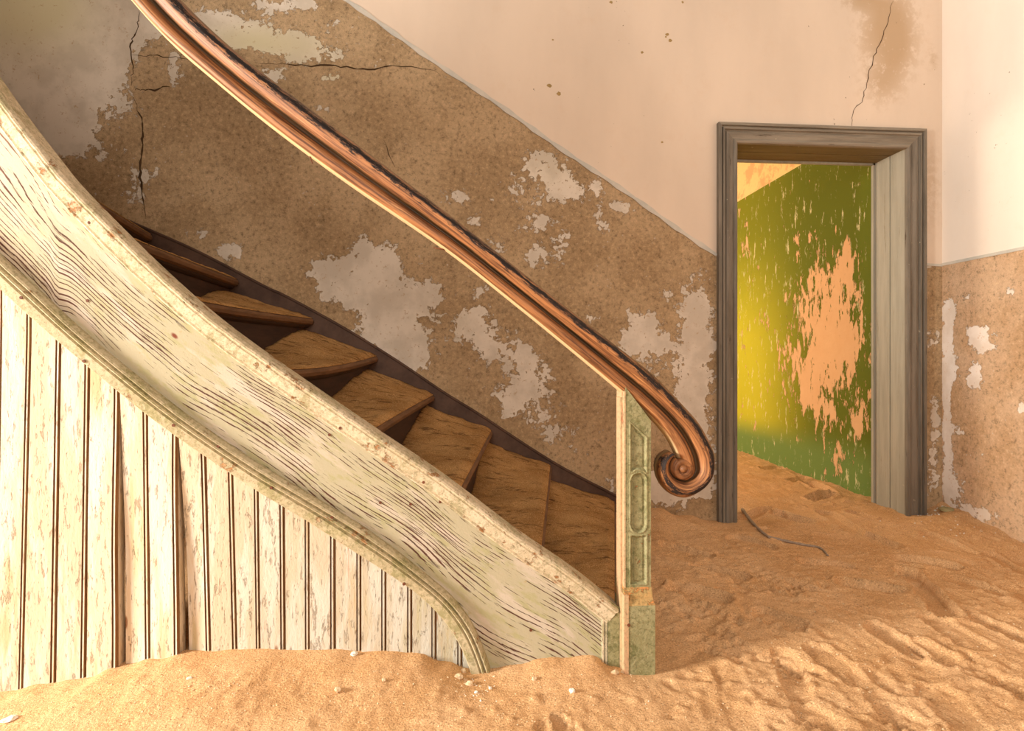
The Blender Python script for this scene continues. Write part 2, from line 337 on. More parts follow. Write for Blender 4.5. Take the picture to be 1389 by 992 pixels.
def blobs(px, py, lst):
    b = np.zeros_like(px)
    for (x, y, rx, ry, a) in lst:
        q = ((px - x) / rx) ** 2 + ((py - y) / ry) ** 2
        b += a * np.exp(-q * .9)
    return b
PAINT = [  # flakes of old paint that still hold on the back wall
 (30, 30, 110, 110, 1.0), (90, 110, 75, 70, .9), (20, 150, 70, 60, .8), (150, 40, 60, 50, .7), (235, 95, 14, 30, .75), (195, 20, 40, 22, .7), (85, 195, 36, 16, .6),
 (330, 48, 70, 20, .85), (290, 30, 40, 22, .6), (400, 72, 45, 18, .75), (395, 8, 45, 13, .75), (455, 33, 15, 12, .5), (372, 104, 26, 10, .6), (450, 78, 30, 14, .35),
 (430, 145, 15, 7, .6), (445, 105, 18, 8, .45), (190, 238, 16, 18, .6), (213, 232, 12, 10, .5), (140, 215, 14, 10, .4), (180, 268, 22, 18, .5),
 (490, 385, 50, 45, .8), (455, 375, 40, 22, .6), (530, 440, 50, 50, .85), (555, 478, 28, 26, .6), (525, 350, 18, 22, .55), (580, 400, 26, 20, .5), (495, 335, 14, 12, .5),
 (648, 395, 14, 12, .5), (640, 430, 28, 20, .6), (660, 465, 20, 26, .6), (622, 455, 16, 14, .4), (700, 480, 28, 24, .5), (722, 520, 36, 34, .6), (690, 545, 26, 20, .55),
 (745, 570, 30, 20, .45), (770, 600, 30, 18, .4), (620, 268, 20, 16, .55), (650, 300, 16, 10, .4), (692, 262, 20, 18, .45), (722, 222, 22, 24, .55), (756, 238, 26, 26, .65), (780, 262, 24, 14, .55),
 (728, 300, 22, 26, .55), (738, 350, 26, 18, .6), (765, 318, 16, 20, .4), (815, 305, 14, 20, .5), (846, 285, 24, 10, .6), (810, 255, 10, 18, .4), (672, 330, 22, 16, .4), (870, 440, 28, 26, .6),
 (862, 475, 26, 28, .6), (905, 400, 14, 10, .35), (945, 410, 22, 40, .6), (950, 470, 22, 50, .55), (935, 530, 26, 50, .6), (950, 600, 24, 50, .6), (800, 432, 14, 6, .5), (905, 470, 22, 30, .4),
 (900, 660, 70, 30, .9), (255, 318, 30, 12, .4), (318, 345, 24, 12, .65), (300, 335, 18, 9, .4), (560, 520, 30, 12, .3), (380, 330, 7, 7, .4), (665, 270, 6, 6, .4),
 (1262, 460, 14, 18, .5), (1266, 560, 10, 22, .5), (1265, 620, 12, 60, .6), (1258, 360, 26, 6, .5),
]
BARE = [(212, 82, 26, 28, .55), (130, 30, 14, 12, .5), (0, 85, 16, 12, .5), (215, 112, 24, 8, .3), (400, 22, 16, 7, .3), (470, 430, 18, 16, .5), (1256, 590, 8, 34, .5), (1260, 390, 10, 16, .45), (935, 560, 8, 16, .3)]
TINT = [(20, 20, 90, 60, .8), (60, 5, 60, 40, .6), (380, 62, 90, 24, .7), (330, 50, 50, 20, .4), (445, 100, 40, 14, .7), (600, 440, 30, 20, .2), (740, 230, 40, 30, .15)]
STAIN_SHADE = [(1205, 20, 34, 40, 1.0), (1215, 70, 28, 36, .9), (1195, 115, 26, 26, .7), (1165, 0, 24, 12, .8), (1266, 80, 6, 16, .5), (1262, 250, 14, 60, .5), (1175, 60, 16, 26, .3)]  # tall narrow blob right of the door paints the frame's shadow; others are stains

def wall_grid(name, axis, c, a0, a1, z0, z1, st, mat, hole=None, fa=None, thick=.0):
    na = int(round((a1 - a0) / st)) + 1; nz = int(round((z1 - z0) / st)) + 1
    A = np.linspace(a0, a1, na); Z = np.linspace(z0, z1, nz)
    if hole is not None:
        for h in hole[:2]: A[np.argmin(abs(A - h))] = h
        Z[np.argmin(abs(Z - hole[2]))] = hole[2]
    AA, ZZ = np.meshgrid(A, Z, indexing='ij')
    X, Y = (AA, np.full_like(AA, c)) if axis == 'y' else (np.full_like(AA, c), AA)
    v = list(zip(X.ravel(), Y.ravel(), ZZ.ravel())); f = []
    for i in range(na - 1):
        am = (A[i] + A[i + 1]) / 2
        for j in range(nz - 1):
            if hole is not None and hole[0] < am < hole[1] and (Z[j] + Z[j + 1]) / 2 < hole[2]: continue
            q = i * nz + j; f.append((q, q + nz, q + nz + 1, q + 1))
    at = fa(X.ravel(), Y.ravel(), ZZ.ravel())
    o = mesh_obj(name, v, f, mat, attrs=at); tag(o, kind='structure'); return o

d0 = P(468, 0, D); d1 = P(967, 343, D); dsl = (d1[2] - d0[2]) / (d1[0] - d0[0]); ZDADO = P(1265, 359, D)[2]
def attrs_back(X, Y, Z):
    px, py = to_px(X, Y, Z)
    paint = 1.25 * blobs(px, py, PAINT) - blobs(px, py, BARE)
    line = d0[2] + dsl * (X - d0[0]); line = np.where(X > fxR - .3, ZDADO, line)
    up = (Z > line).astype(float)
    return {'paint': np.clip(paint, -.4, np.where(px < 215, 1.4, 1.0)) * .62 + .12 + .05 * smst(450, 650, px), 'tint': np.clip(blobs(px, py, TINT), 0, 1), 'stain_shade': np.clip(blobs(px, py, STAIN_SHADE), 0, 1), 'upper': up}
def split_wall():
    # the back wall is cut along the painted dado line so that its edge is sharp
    st = .02; na = int((XR - XL) / st); A = np.linspace(XL, XR, na + 1)
    for h in (fxL + .03, fxR - .03): A[np.argmin(abs(A - h))] = h
    hl, hr, hz = fxL + .03, fxR - .03, fz - .03
    v = []; f = []; up = []
    line = lambda x: ZDADO if x > hr + .004 else min(HZ - .01, d0[2] + dsl * (x - d0[0]))
    n1, n2 = 130, 60
    for x in A:
        zl = line(x); zs = list(np.linspace(0, zl, n1)) + list(np.linspace(zl, HZ, n2))
        if abs(x - hl) < 1.6 and x >= hl - 1e-6 and x <= hr + 1e-6: pass
        for k, z in enumerate(zs): v.append((x, D, z)); up.append(0 if k < n1 else 1)
    nz = n1 + n2
    # snap the rows nearest the door head to it
    V = np.array(v).reshape(len(A), nz, 3)
    for i in range(len(A)):
        if hl - 1e-6 <= A[i] <= hr + 1e-6:
            j = np.argmin(abs(V[i, :, 2] - hz)); V[i, j, 2] = hz
    for i in range(len(A) - 1):
        inh = hl - 1e-6 <= (A[i] + A[i + 1]) / 2 <= hr + 1e-6
        for j in range(nz - 1):
            if j == n1 - 1: continue
            if inh and (V[i, j, 2] + V[i, j + 1, 2]) / 2 < hz - 1e-4 and (V[i + 1, j, 2] + V[i + 1, j + 1, 2]) / 2 < hz + .01: continue
            q = i * nz + j; f.append((q, q + nz, q + nz + 1, q + 1))
    X, Y, Z = V[..., 0].ravel(), V[..., 1].ravel(), V[..., 2].ravel()
    at = attrs_back(X, Y, Z); at['upper'] = np.array(up, float)
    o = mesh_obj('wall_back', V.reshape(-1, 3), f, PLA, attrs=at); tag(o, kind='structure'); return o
wall_back = split_wall()

PAINTR = [(1286, 452, 8, 40, .7), (1290, 420, 12, 12, .4), (1284, 560, 7, 110, .8), (1292, 505, 14, 16, .5), (1328, 452, 18, 14, .8), (1336, 470, 14, 7, .6), (1322, 505, 12, 26, .7), (1312, 405, 7, 10, .5), (1372, 396, 7, 9, .5),
          (1386, 555, 10, 9, .7), (1303, 585, 8, 7, .6), (1334, 618, 6, 6, .5), (1330, 362, 5, 4, .5), (1295, 660, 20, 40, .4), (1320, 700, 50, 14, .55), (1440, 480, 30, 30, .6), (1362, 500, 6, 6, .4), (1415, 620, 20, 26, .6)]
def attrs_right(X, Y, Z):
    px, py = to_px(X, np.maximum(Y, .6), Z)
    return {'paint': np.where(Y > .6, np.clip(1.3 * blobs(px, py, PAINTR), 0, 1), .2) * .80 + .08, 'tint': X * 0, 'stain_shade': X * 0, 'upper': X * 0}
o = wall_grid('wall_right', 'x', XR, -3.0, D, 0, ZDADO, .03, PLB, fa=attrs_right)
o2 = wall_grid('wall_right_upper', 'x', XR, -3.0, D, ZDADO, HZ, .2, PLB, fa=lambda X, Y, Z: {'paint': X * 0, 'tint': X * 0, 'stain_shade': X * 0, 'upper': X * 0 + 1})
o2.name = 'wall_right_upper'
# painted line on top of the dado
def strip_along(pts, hw, mat, name, parent, yoff=.004, axis='y'):
    p = np.array(pts); v = []; f = []
    for i in range(len(p)):
        t = p[min(i + 1, len(p) - 1)] - p[max(i - 1, 0)]; t = t / np.linalg.norm(t)
        n = np.array([-t[2], 0, t[0]]) if axis == 'y' else np.array([0, -t[2], t[1]])
        h = hw[i] if hasattr(hw, '__len__') else hw
        a, b = p[i] + n * h, p[i] - n * h
        for q in (a, b):
            for d in (0, yoff):
                w_ = q.copy(); w_[1 if axis == 'y' else 0] -= d; v.append(w_)
    for i in range(len(p) - 1):
        a = i * 4; c = a + 4
        for j, k in ((0, 1), (1, 3), (3, 2), (2, 0)): f.append((a + j, a + k, c + k, c + j))
    return mesh_obj(name, v, f, mat, parent)
pts = [(x, D, d0[2] + dsl * (x - d0[0]) + .004 * math.sin(x * 9)) for x in np.linspace(XL * .4, fxL, 60)]
strip_along(pts, [.011 + .004 * math.sin(i * 1.9) for i in range(60)], LINE, 'dado_line', wall_back, .005)
strip_along([(fxR, D, ZDADO), (XR, D, ZDADO - .004)], .007, LINE, 'dado_line', wall_back, .004)
strip_along([(XR, D, ZDADO), (XR, 1.5, ZDADO), (XR, -2.8, ZDADO)], .008, LINE, 'dado_line', o, .004, 'x')
# cracks in the plaster
def crack(pp, wd, seed=1):
    r = random.Random(seed); q = crom(pp, 6); n = len(q)
    pts = [np.array(P(a + r.uniform(-1.6, 1.6), b + r.uniform(-1.6, 1.6), D)) for a, b in q]
    strip_along(pts, [wd * (.35 + r.random()) * math.sin(math.pi * (i + .6) / (n + .3)) for i in range(n)], CRACK, 'crack', wall_back, .0015)
crack([(189, 14), (186, 40), (178, 60), (180, 90), (177, 116)], .0035, 1)
crack([(182, 121), (205, 122), (232, 117)], .004, 2)
crack([(182, 132), (192, 165), (193, 190), (190, 235), (194, 270), (197, 298)], .0055, 3)
crack([(180, 76), (215, 76), (262, 80)], .002, 4)
crack([(345, 84), (390, 88), (455, 90), (500, 93), (550, 90), (595, 99)], .0038, 5)
crack([(1211, 0), (1204, 30), (1190, 66), (1178, 100), (1170, 135), (1157, 152), (1156, 175)], .0022, 6)
crack([(520, 190), (536, 226)], .0016, 7)

# pits knocked into the smooth upper plaster
for n_, (a, b, r) in enumerate([(745, 116, 4), (758, 127, 4), (871, 71, 2.6), (829, 3, 3), (926, 3, 2.2), (905, 47, 3), (909, 55, 3.4), (903, 50, 2), (750, 54, 2), (898, 193, 2.4), (1298, 267, 0)]):
    if not r: continue
    rq = random.Random(n_); c = P(a, b, D); k_ = r / 300
    ring = [(c[0] + k_ * rq.uniform(.6, 1.2) * math.cos(t), D - .001, c[2] + k_ * rq.uniform(.5, 1) * math.sin(t)) for t in np.linspace(0, 2 * math.pi, 11)[:-1]]
    v, f = loft([ring, [(p[0], D - .0002, p[2]) for p in ring]]); mesh_obj('plaster_pit', v, f, PIT, wall_back)
# unseen left hall wall added so its window opening shades the back wall's left
bb = MB(); bb.box(XL - .25, XL, -3.2, -1.0, 0, HZ); bb.box(XL - .25, XL, 1.42, D, 0, HZ); bb.box(XL - .25, XL, -1.0, 1.42, 0, .75); bb.box(XL - .25, XL, -1.0, 1.42, 3.3, HZ)
tag(bb.build('added_wall_left', mat_wood('added_wall_cream_plaster', (.80, .66, .53), (.74, .60, .47), (1, 1, 1), .9, .1)), kind='structure')

# back of that wall (side room face) and the side room
bb = MB(); bb.box(-.7, fxL + .05, D + WT - .01, D + WT, 0, HZ); bb.box(fxR - .05, XR + .2, D + WT - .01, D + WT, 0, HZ); bb.box(fxL, fxR, D + WT - .01, D + WT, fz - .05, HZ)
tag(bb.build('wall_side_room_front', mat_wood('ochre_plaster', (.80, .55, .26), (.86, .62, .32), (1, 1, 1), .9, .1)), kind='structure')
ZG = CZ + (HY - 232) / F * 1 * (XG / ray(1072, 232)[0])
BAREG = [(1120, 400, 40, 50, .9), (1135, 470, 45, 60, .9), (1100, 510, 34, 40, .7), (1150, 350, 14, 26, .7), (1165, 580, 14, 40, .7), (1115, 560, 30, 40, .5), (1145, 620, 16, 20, .5), (1060, 470, 14, 30, .35),
         (1100, 320, 6, 14, .45), (1080, 325, 6, 12, .5), (1130, 300, 5, 20, .3), (1012, 330, 6, 26, .5), (1006, 290, 6, 16, .4), (1010, 430, 8, 24, .35), (1040, 440, 8, 14, .35)]
def attrs_green(X, Y, Z):
    px, py = to_px(X, Y, Z)
    lime_glow = smst(1120, 1005, px) * smst(300, 500, py) * .85 + .25 * smst(1110, 1000, px)  # yellow fade of the paint, with the window glow painted in
    return {'paint': .86 - np.clip(blobs(px, py, BAREG), 0, 1) * .57, 'lime_glow': np.clip(lime_glow, 0, 1), 'upper': (Z > ZG).astype(float), 'base': smst(CZ - .48, CZ - .72, Z)}
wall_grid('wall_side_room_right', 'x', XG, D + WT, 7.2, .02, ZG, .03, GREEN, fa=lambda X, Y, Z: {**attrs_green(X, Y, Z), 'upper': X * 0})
wall_grid('wall_side_room_right_upper', 'x', XG, D + WT, 7.2, ZG, HZ, .2, GREEN, fa=lambda X, Y, Z: {'paint': X * 0 + 1, 'lime_glow': X * 0, 'upper': X * 0 + 1, 'base': X * 0})
bb = MB(); bb.box(-.7, XG + .1, 7.2, 7.3, 0, HZ); tag(bb.build('wall_side_room_back', mat_wood('ochre_plaster_far', (.80, .60, .30), (.86, .66, .36), (1, 1, 1), .9, .1)), kind='structure')
bb = MB(); bb.box(-.8, -.7, D + WT, 7.2, 0, HZ); tag(bb.build('wall_side_room_left', mat_wood('ochre_plaster_left', (.80, .60, .30), (.86, .66, .36), (1, 1, 1), .9, .1)), kind='structure')
bb = MB(); bb.box(-.8, XR + .1, D + WT, 7.3, HZ, HZ + .1); tag(bb.build('ceiling_side_room', mat_wood('ceiling_plaster', (.80, .66, .44), (.86, .72, .50), (1, 1, 1), .9, .1)), kind='structure')

# ------------------------------------------------------------------ doorway
door = empty('door_1', ((fxL + fxR) / 2, D, 0)); tag(door, 'open doorway with moulded grey weathered frame in the back wall', kind='structure')
dl = Vector(door.location)
def dmesh(name, v, f, mat, smooth=False): return mesh_obj(name, [Vector(a) - dl for a in v], f, mat, door, smooth)
prof = [(0, 0), (0, .030), (.016, .032), (.019, .018), (.024, .018), (.027, .028), (.036, .028), (.039, .016), (.044, .014), (.049, .021), (.060, .024), (.088, .018), (.091, .024), (.100, .028), (.109, .024), (AW, .018), (AW, 0)]
def frame_member(side):
    r0, r1 = [], []
    for d, w_ in prof:
        if side == 'L': r0.append((fxL + d, D - w_, 0)); r1.append((fxL + d, D - w_, fz - d))
        elif side == 'R': r0.append((fxR - d, D - w_, 0)); r1.append((fxR - d, D - w_, fz - d))
        else: r0.append((fxL + d, D - w_, fz - d)); r1.append((fxR - d, D - w_, fz - d))
    return loft([r0, r1])
dmesh('architrave', *frame_member('L'), ARCH); dmesh('architrave', *frame_member('R'), ARCH)
dmesh('architrave', *frame_member('T'), ARCHH)
iL, iR, iz = fxL + AW - .004, fxR - AW + .004, fz - AW + .004
def dbox(name, mat, *b): m = MB(); m.box(*b); return dmesh(name, m.v, m.f, mat)
for s, x in ((-1, iL), (1, iR)):
    xs = sorted((x, x + s * .035))
    dbox('jamb_board', JAMB, xs[0], xs[1], D - .005, D + .118, 0, iz + .03)
    dbox('jamb_board', JAMB, xs[0], xs[1], D + .126, D + WT - .006, 0, iz + .03)
    xb = sorted((x + s * .001, x + s * .03)); dbox('jamb_bead', JAMB, xb[0] + (.003 if s > 0 else 0), xb[1] - (.003 if s < 0 else 0), D + .117, D + .127, 0, iz)
    xc = sorted((x - s * .012, x + s * .05)); dbox('jamb_stop', JAMB, xc[0], xc[1], D + WT - .007, D + WT + .012, 0, iz)
dbox('head_lining', SOFF, iL, iR, D - .005, D + .118, iz, iz + .035)
dbox('head_lining', SOFF, iL, iR, D + .126, D + WT - .006, iz, iz + .035)
dbox('head_stop', JAMB, iL, iR, D + WT - .007, D + WT + .012, iz - .012, iz + .03)
dbox('hinge_pin', NAIL, iL - .002, iL + .022, D + WT - .03, D + WT - .012, P(1001, 534, D)[2], P(1001, 520, D)[2])

# ------------------------------------------------------------------ staircase
YS = 1.78; SCP = 800 / 1.78
stair = empty('staircase', (P(838, 900, YS)[0], YS, 0))
tag(stair, 'curved wooden staircase with flaking cream and green paint and a scrolled handrail', 'staircase')
sl = Vector(stair.location)
def part(name, v, f, mat, parent=None, smooth=False, uvs=None, attrs=None):
    par = parent or stair
    return mesh_obj(name, [Vector(map(float, a)) - sl for a in v], f, mat, par, smooth, uvs, attrs)
Tpx = [(-420, -560), (-300, -370), (-190, -190), (-130, -95), (-80, -2), (-40, 62), (0, 121), (33, 166), (67, 210), (100, 250), (174, 325), (232, 380), (285, 426), (350, 475), (443, 540), (509, 585), (602, 648), (700, 722), (780, 777), (838, 823)]
Gpx = [(-420, -170), (-300, -8), (-190, 130), (-120, 210), (-60, 282), (0, 345), (50, 391), (101, 439), (151, 482), (227, 543), (277, 580), (350, 629), (413, 667), (476, 705), (530, 742), (577, 779), (614, 811), (642, 850), (662, 900), (672, 940), (676, 975)]
Lpx = [(-420, -122), (-300, 40), (-190, 178), (-120, 258), (-60, 330), (0, 389), (44, 430), (85, 466), (124, 499), (196, 558), (239, 590), (275, 615), (350, 665), (418, 706), (473, 742), (526, 776), (571, 808), (602, 840), (625, 876), (640, 916), (648, 950), (652, 980)]
Tc, Gc, Lc = crom(Tpx, 10), crom(Gpx, 10), crom(Lpx, 10)
T_at = lambda x: np.interp(x, Tc[:, 0], Tc[:, 1])
def G_at(x): return np.interp(x, Gc[:, 0], Gc[:, 1]) if x < 672 else 985
def L_at(x): return np.interp(x, Lc[:, 0], Lc[:, 1])
# outer string board
xs = np.concatenate([np.arange(-418, 660, 6), np.arange(660, 676, 2), np.arange(676, 842, 6), [842]])
arc = np.concatenate([[0], np.cumsum(np.hypot(np.diff(xs), np.diff(T_at(xs))))]); arc -= arc[38]; NV = 24
v = []; uv = []; f = []
for i, x in enumerate(xs):
    t0, g0 = T_at(x) + 4, G_at(x) + 6 if x < 672 else 985
    sx = (T_at(x + 4) - T_at(x - 4)) / 8; cs = 1 / math.hypot(1, sx)
    for j in range(NV + 1):
        y = t0 + (g0 - t0) * j / NV
        v.append(P(x, y, YS)); uv.append(((arc[i] + (y - t0) * sx * cs) / SCP, (y - t0) * cs / SCP))
n1 = len(v); m = NV + 1
for i, x in enumerate(xs):
    for j in (0, NV):
        q = v[i * m + j]; v.append((q[0], YS + .045, q[2])); uv.append(uv[i * m + j])
for i in range(len(xs) - 1):
    for j in range(NV): a = i * m + j; f.append((a, a + 1, a + 1 + m, a + m))
    b = n1 + i * 2; f += [(i * m, (i + 1) * m, b + 2, b), (i * m + NV, b + 1, b + 3, (i + 1) * m + NV), (b, b + 2, b + 3, b + 1)]
k = (len(xs) - 1); f += [(k * m, n1 + k * 2, n1 + k * 2 + 1, k * m + NV)]
string = part('outer_string', v, f, STR, uvs=uv); string['label'] = 'broad cream board with flaking paint and dark open grain'
def sweep(name, curve, prof, Y0, mat, parent, flip=1, smooth=False, wob=0):
    c = np.array([P(a, b, Y0) for a, b in curve]); rings = []; uvs = []; s = 0
    for i in range(len(c)):
        t = c[min(i + 1, len(c) - 1)] - c[max(i - 1, 0)]; t /= np.linalg.norm(t); n = np.array([t[2], 0, -t[0]]) * flip
        if i: s += np.linalg.norm(c[i] - c[i - 1])
        wv = wob * math.sin(i * 1.7) * math.sin(i * .61 + 1)
        rings.append([tuple(c[i] + n * (d + (wv if d > 0 else 0)) + np.array([0, -w_, 0])) for d, w_ in prof]); uvs += [(s, d) for d, w_ in prof]
    v, f = loft(rings); return part(name, v, f, mat, parent, smooth, uvs)
# tangent runs down-right (+x,-z): n = (t.z, 0, -t.x) points down-left
capp = [(0, -.055), (0, .012), (.006, .024), (.012, .026), (.016, .018), (.019, .018), (.022, .020), (.048, .016), (.050, .010), (.056, .012), (.060, .008), (.062, -.002), (.02, -.01), (.018, -.055)]
sweep('string_cap', Tc, capp, YS, CAPM, string, 1, False, .0008)
mp = [(-.004, -.004), (-.003, .012), (.004, .024), (.010, .027), (.014, .022), (.016, .014), (.020, .013), (.023, .022), (.028, .025), (.033, .020), (.035, .013), (.038, .015), (.042, .020), (.072, .018), (.076, .012), (.077, -.02), (.0, -.02)]
gm = []
for q in Gc[::2]: gm.append(q)
gm = np.array(gm)
# moulding of varying width between its upper and lower line
c0 = np.array([P(a, b, YS) for a, b in gm]); Lw = np.array([P(a, b, YS) for a, b in Lc]); rings = []
for i in range(len(c0)):
    t = c0[min(i + 1, len(c0) - 1)] - c0[max(i - 1, 0)]; t /= np.linalg.norm(t); n = np.array([t[2], 0, -t[0]])
    rel = Lw - c0[i]; side = abs(rel @ t); dd = (rel @ n)[side < .03]; wd = dd.mean() if len(dd) else .066
    rings.append([tuple(c0[i] + n * d * wd / .077 + np.array([0, -w_, 0])) for d, w_ in mp])
v, f = loft(rings); part('string_moulding', v, f, MOULD, string)
# end stop of the string: beads and a flat stile beside the newel
def bx(name, mat, px0, px1, y0, y1, Y0, Y1, parent=None):
    a = P(px0, y0, Y0); b = P(px1, y1, Y0); m_ = MB(); m_.box(a[0], b[0], Y0, Y1, b[2], a[2]); return part(name, m_.v, m_.f, mat, parent)
for a, b in ((817, 819.5), (821, 823.5)):
    p0 = P(a, 812, YS - .008); p1 = P(b, 985, YS - .008); m_ = MB(); m_.box(p0[0], p1[0], YS - .010, YS + .01, p1[2], p0[2]); part('stop_bead', m_.v, m_.f, CAPM, string)
v = [P(x, y, Y) for Y in (YS - .016, YS + .02) for x, y in ((824.5, 814), (840, 824), (840, 985), (824.5, 985))]
part('end_stile', v, [(0, 1, 2, 3), (4, 7, 6, 5), (0, 4, 5, 1), (1, 5, 6, 2), (2, 6, 7, 3), (3, 7, 4, 0)], NEWEL, string)
# nail heads
for (x, y) in [(119, 408), (175, 362), (126, 304), (253, 412), (463, 580), (447, 590), (529, 611), (575, 653), (597, 681), (516, 682), (557, 684), (720, 855), (655, 705), (371, 660), (240, 576), (120, 490), (36, 405), (549, 789), (300, 604), (452, 700)]:
    c = P(x, y, YS); r = .0045; ring = [(c[0] + r * math.cos(a), YS - .001, c[2] + r * math.sin(a)) for a in np.linspace(0, 2 * math.pi, 9)[:-1]]
    off = .022 if y > np.interp(x, Gc[:, 0], Gc[:, 1]) - 2 else (.018 if y - T_at(x) < 34 else .002)
    ring2 = [(p[0], YS - off, p[2]) for p in ring]; v, f = loft([ring, ring2]); part('nail_head', v, f, NAIL, string)

# matchboard planks
pan = empty('plank_panelling'); pan.parent = stair; pan['label'] = 'row of vertical painted tongue and groove boards under the string'
bnd = [(-400, -450), (-358, -403), (-316, -358), (-275, -313), (-235, -270), (-195, -225), (-155, -180), (-115, -135), (-75, -92), (-35, -46), (3, -4), (43, 32), (83, 76), (122, 116), (161, 161), (199, 204), (238, 246), (275, 286), (311, 322), (348, 353), (384, 387), (419, 420), (454, 455), (490, 490), (524, 524), (559, 559), (592, 592), (627, 627), (661, 661)]
YP = YS + .018
for i in range(len(bnd) - 1):
    (a0, a1), (b0, b1) = bnd[i], bnd[i + 1]; i -= 6
    rec = {4: .0}.get(i, 0); tw = 0
    yo = random.uniform(-.0015, .0015); yl = yr = yo
    gapL = .2
    if i == 8: gapL = 5; yl = yo + .016; yr = yo
    if i == 7: yr = yo - .010
    if i == 10: gapL = 6; yl = yo + .02
    if i == 9: yr = yo - .012
    xt = lambda s, e: (a0 + (b0 - a0) * s) * (1 - e) + (a1 + (b1 - a1) * s) * e
    W = b0 - a0
    cross = [(gapL, .004), (gapL + .9, -.001), (W - 7.0, 0), (W - 6.3, .008), (W - 5.2, .008), (W - 4.5, .0), (W - 2.6, .0), (W - 1.8, .008), (W - .2, .008)]
    rings = []
    ytop = [min(985, L_at(a0 + c) - 12) if a0 + c < 648 else 940 for c, _ in cross]
    NS = 12
    for e in range(NS + 1):
        fr = []; ee = e / NS
        for (c, dy), yt in zip(cross, ytop):
            y = yt + (985 - yt) * ee; sc = c / W
            e2 = np.clip((y - 450) / 450, 0, 1.2)
            gg = 0 if c > gapL + 1 or gapL < 1 else -gapL * (1 - min(1, ee * 2.2)) * .9
            X_, Y_, Z_ = P(xt(sc, e2) + gg + (.5 * math.sin(e * .8 + i) if i in (7, 9) else 0), y, YP)
            bend = (yl * (1 - sc) + yr * sc) * min(1, ee * 2.0) if i in (7, 8, 9, 10) else yo
            fr.append((X_, YP + dy + bend, Z_))
        rings.append(fr + [(fr[-1][0], YP + .03, fr[-1][2]), (fr[0][0], YP + .03, fr[0][2])])
    v, f = loft(rings); pk_ = part('plank', v, f, PLANK, pan); pk_.data.materials.append(GROOVE)
    for e in range(NS):
        for c in (3, 5, 7, 8): pk_.data.polygons[e * len(rings[0]) + c - 1].material_index = 1

# steps
NOS = [((832, 681), (831, 834)), ((745, 632), (731, 748)), ((665, 584), (621, 664)), ((586, 536), (487, 592)), ((509, 483), (330, 502)), ((422, 432), (165, 388)), ((320, 379), (96, 292)), ((203, 318), (-12, 184)), ((60, 240), (-190, 60)), ((-70, 165), (-260, -60)), ((-190, 90), (-330, -180)), ((-290, 10), (-400, -300))]
YI = YS + .05; YW = D - .035
nos = []
for (wx, wy), (ix, iy) in NOS: nos.append((np.array(P(wx, wy, YW)), np.array(P(ix, iy, YI))))
step_sand = []
names = ['lowest visible', 'second visible', 'third visible', 'fourth visible', 'fifth visible', 'sixth visible', 'seventh visible', 'eighth visible']
NB = 14
def curve_nose(i, b):                    # b 0 inner .. 1 wall
    w_, n_ = nos[i]; p = n_ * (1 - b) + w_ * b
    sag = {4: -.022, 5: -.008, 3: .004, 6: .0}.get(i, 0) * math.sin(math.pi * b)
    return p + np.array([0, 0, sag])
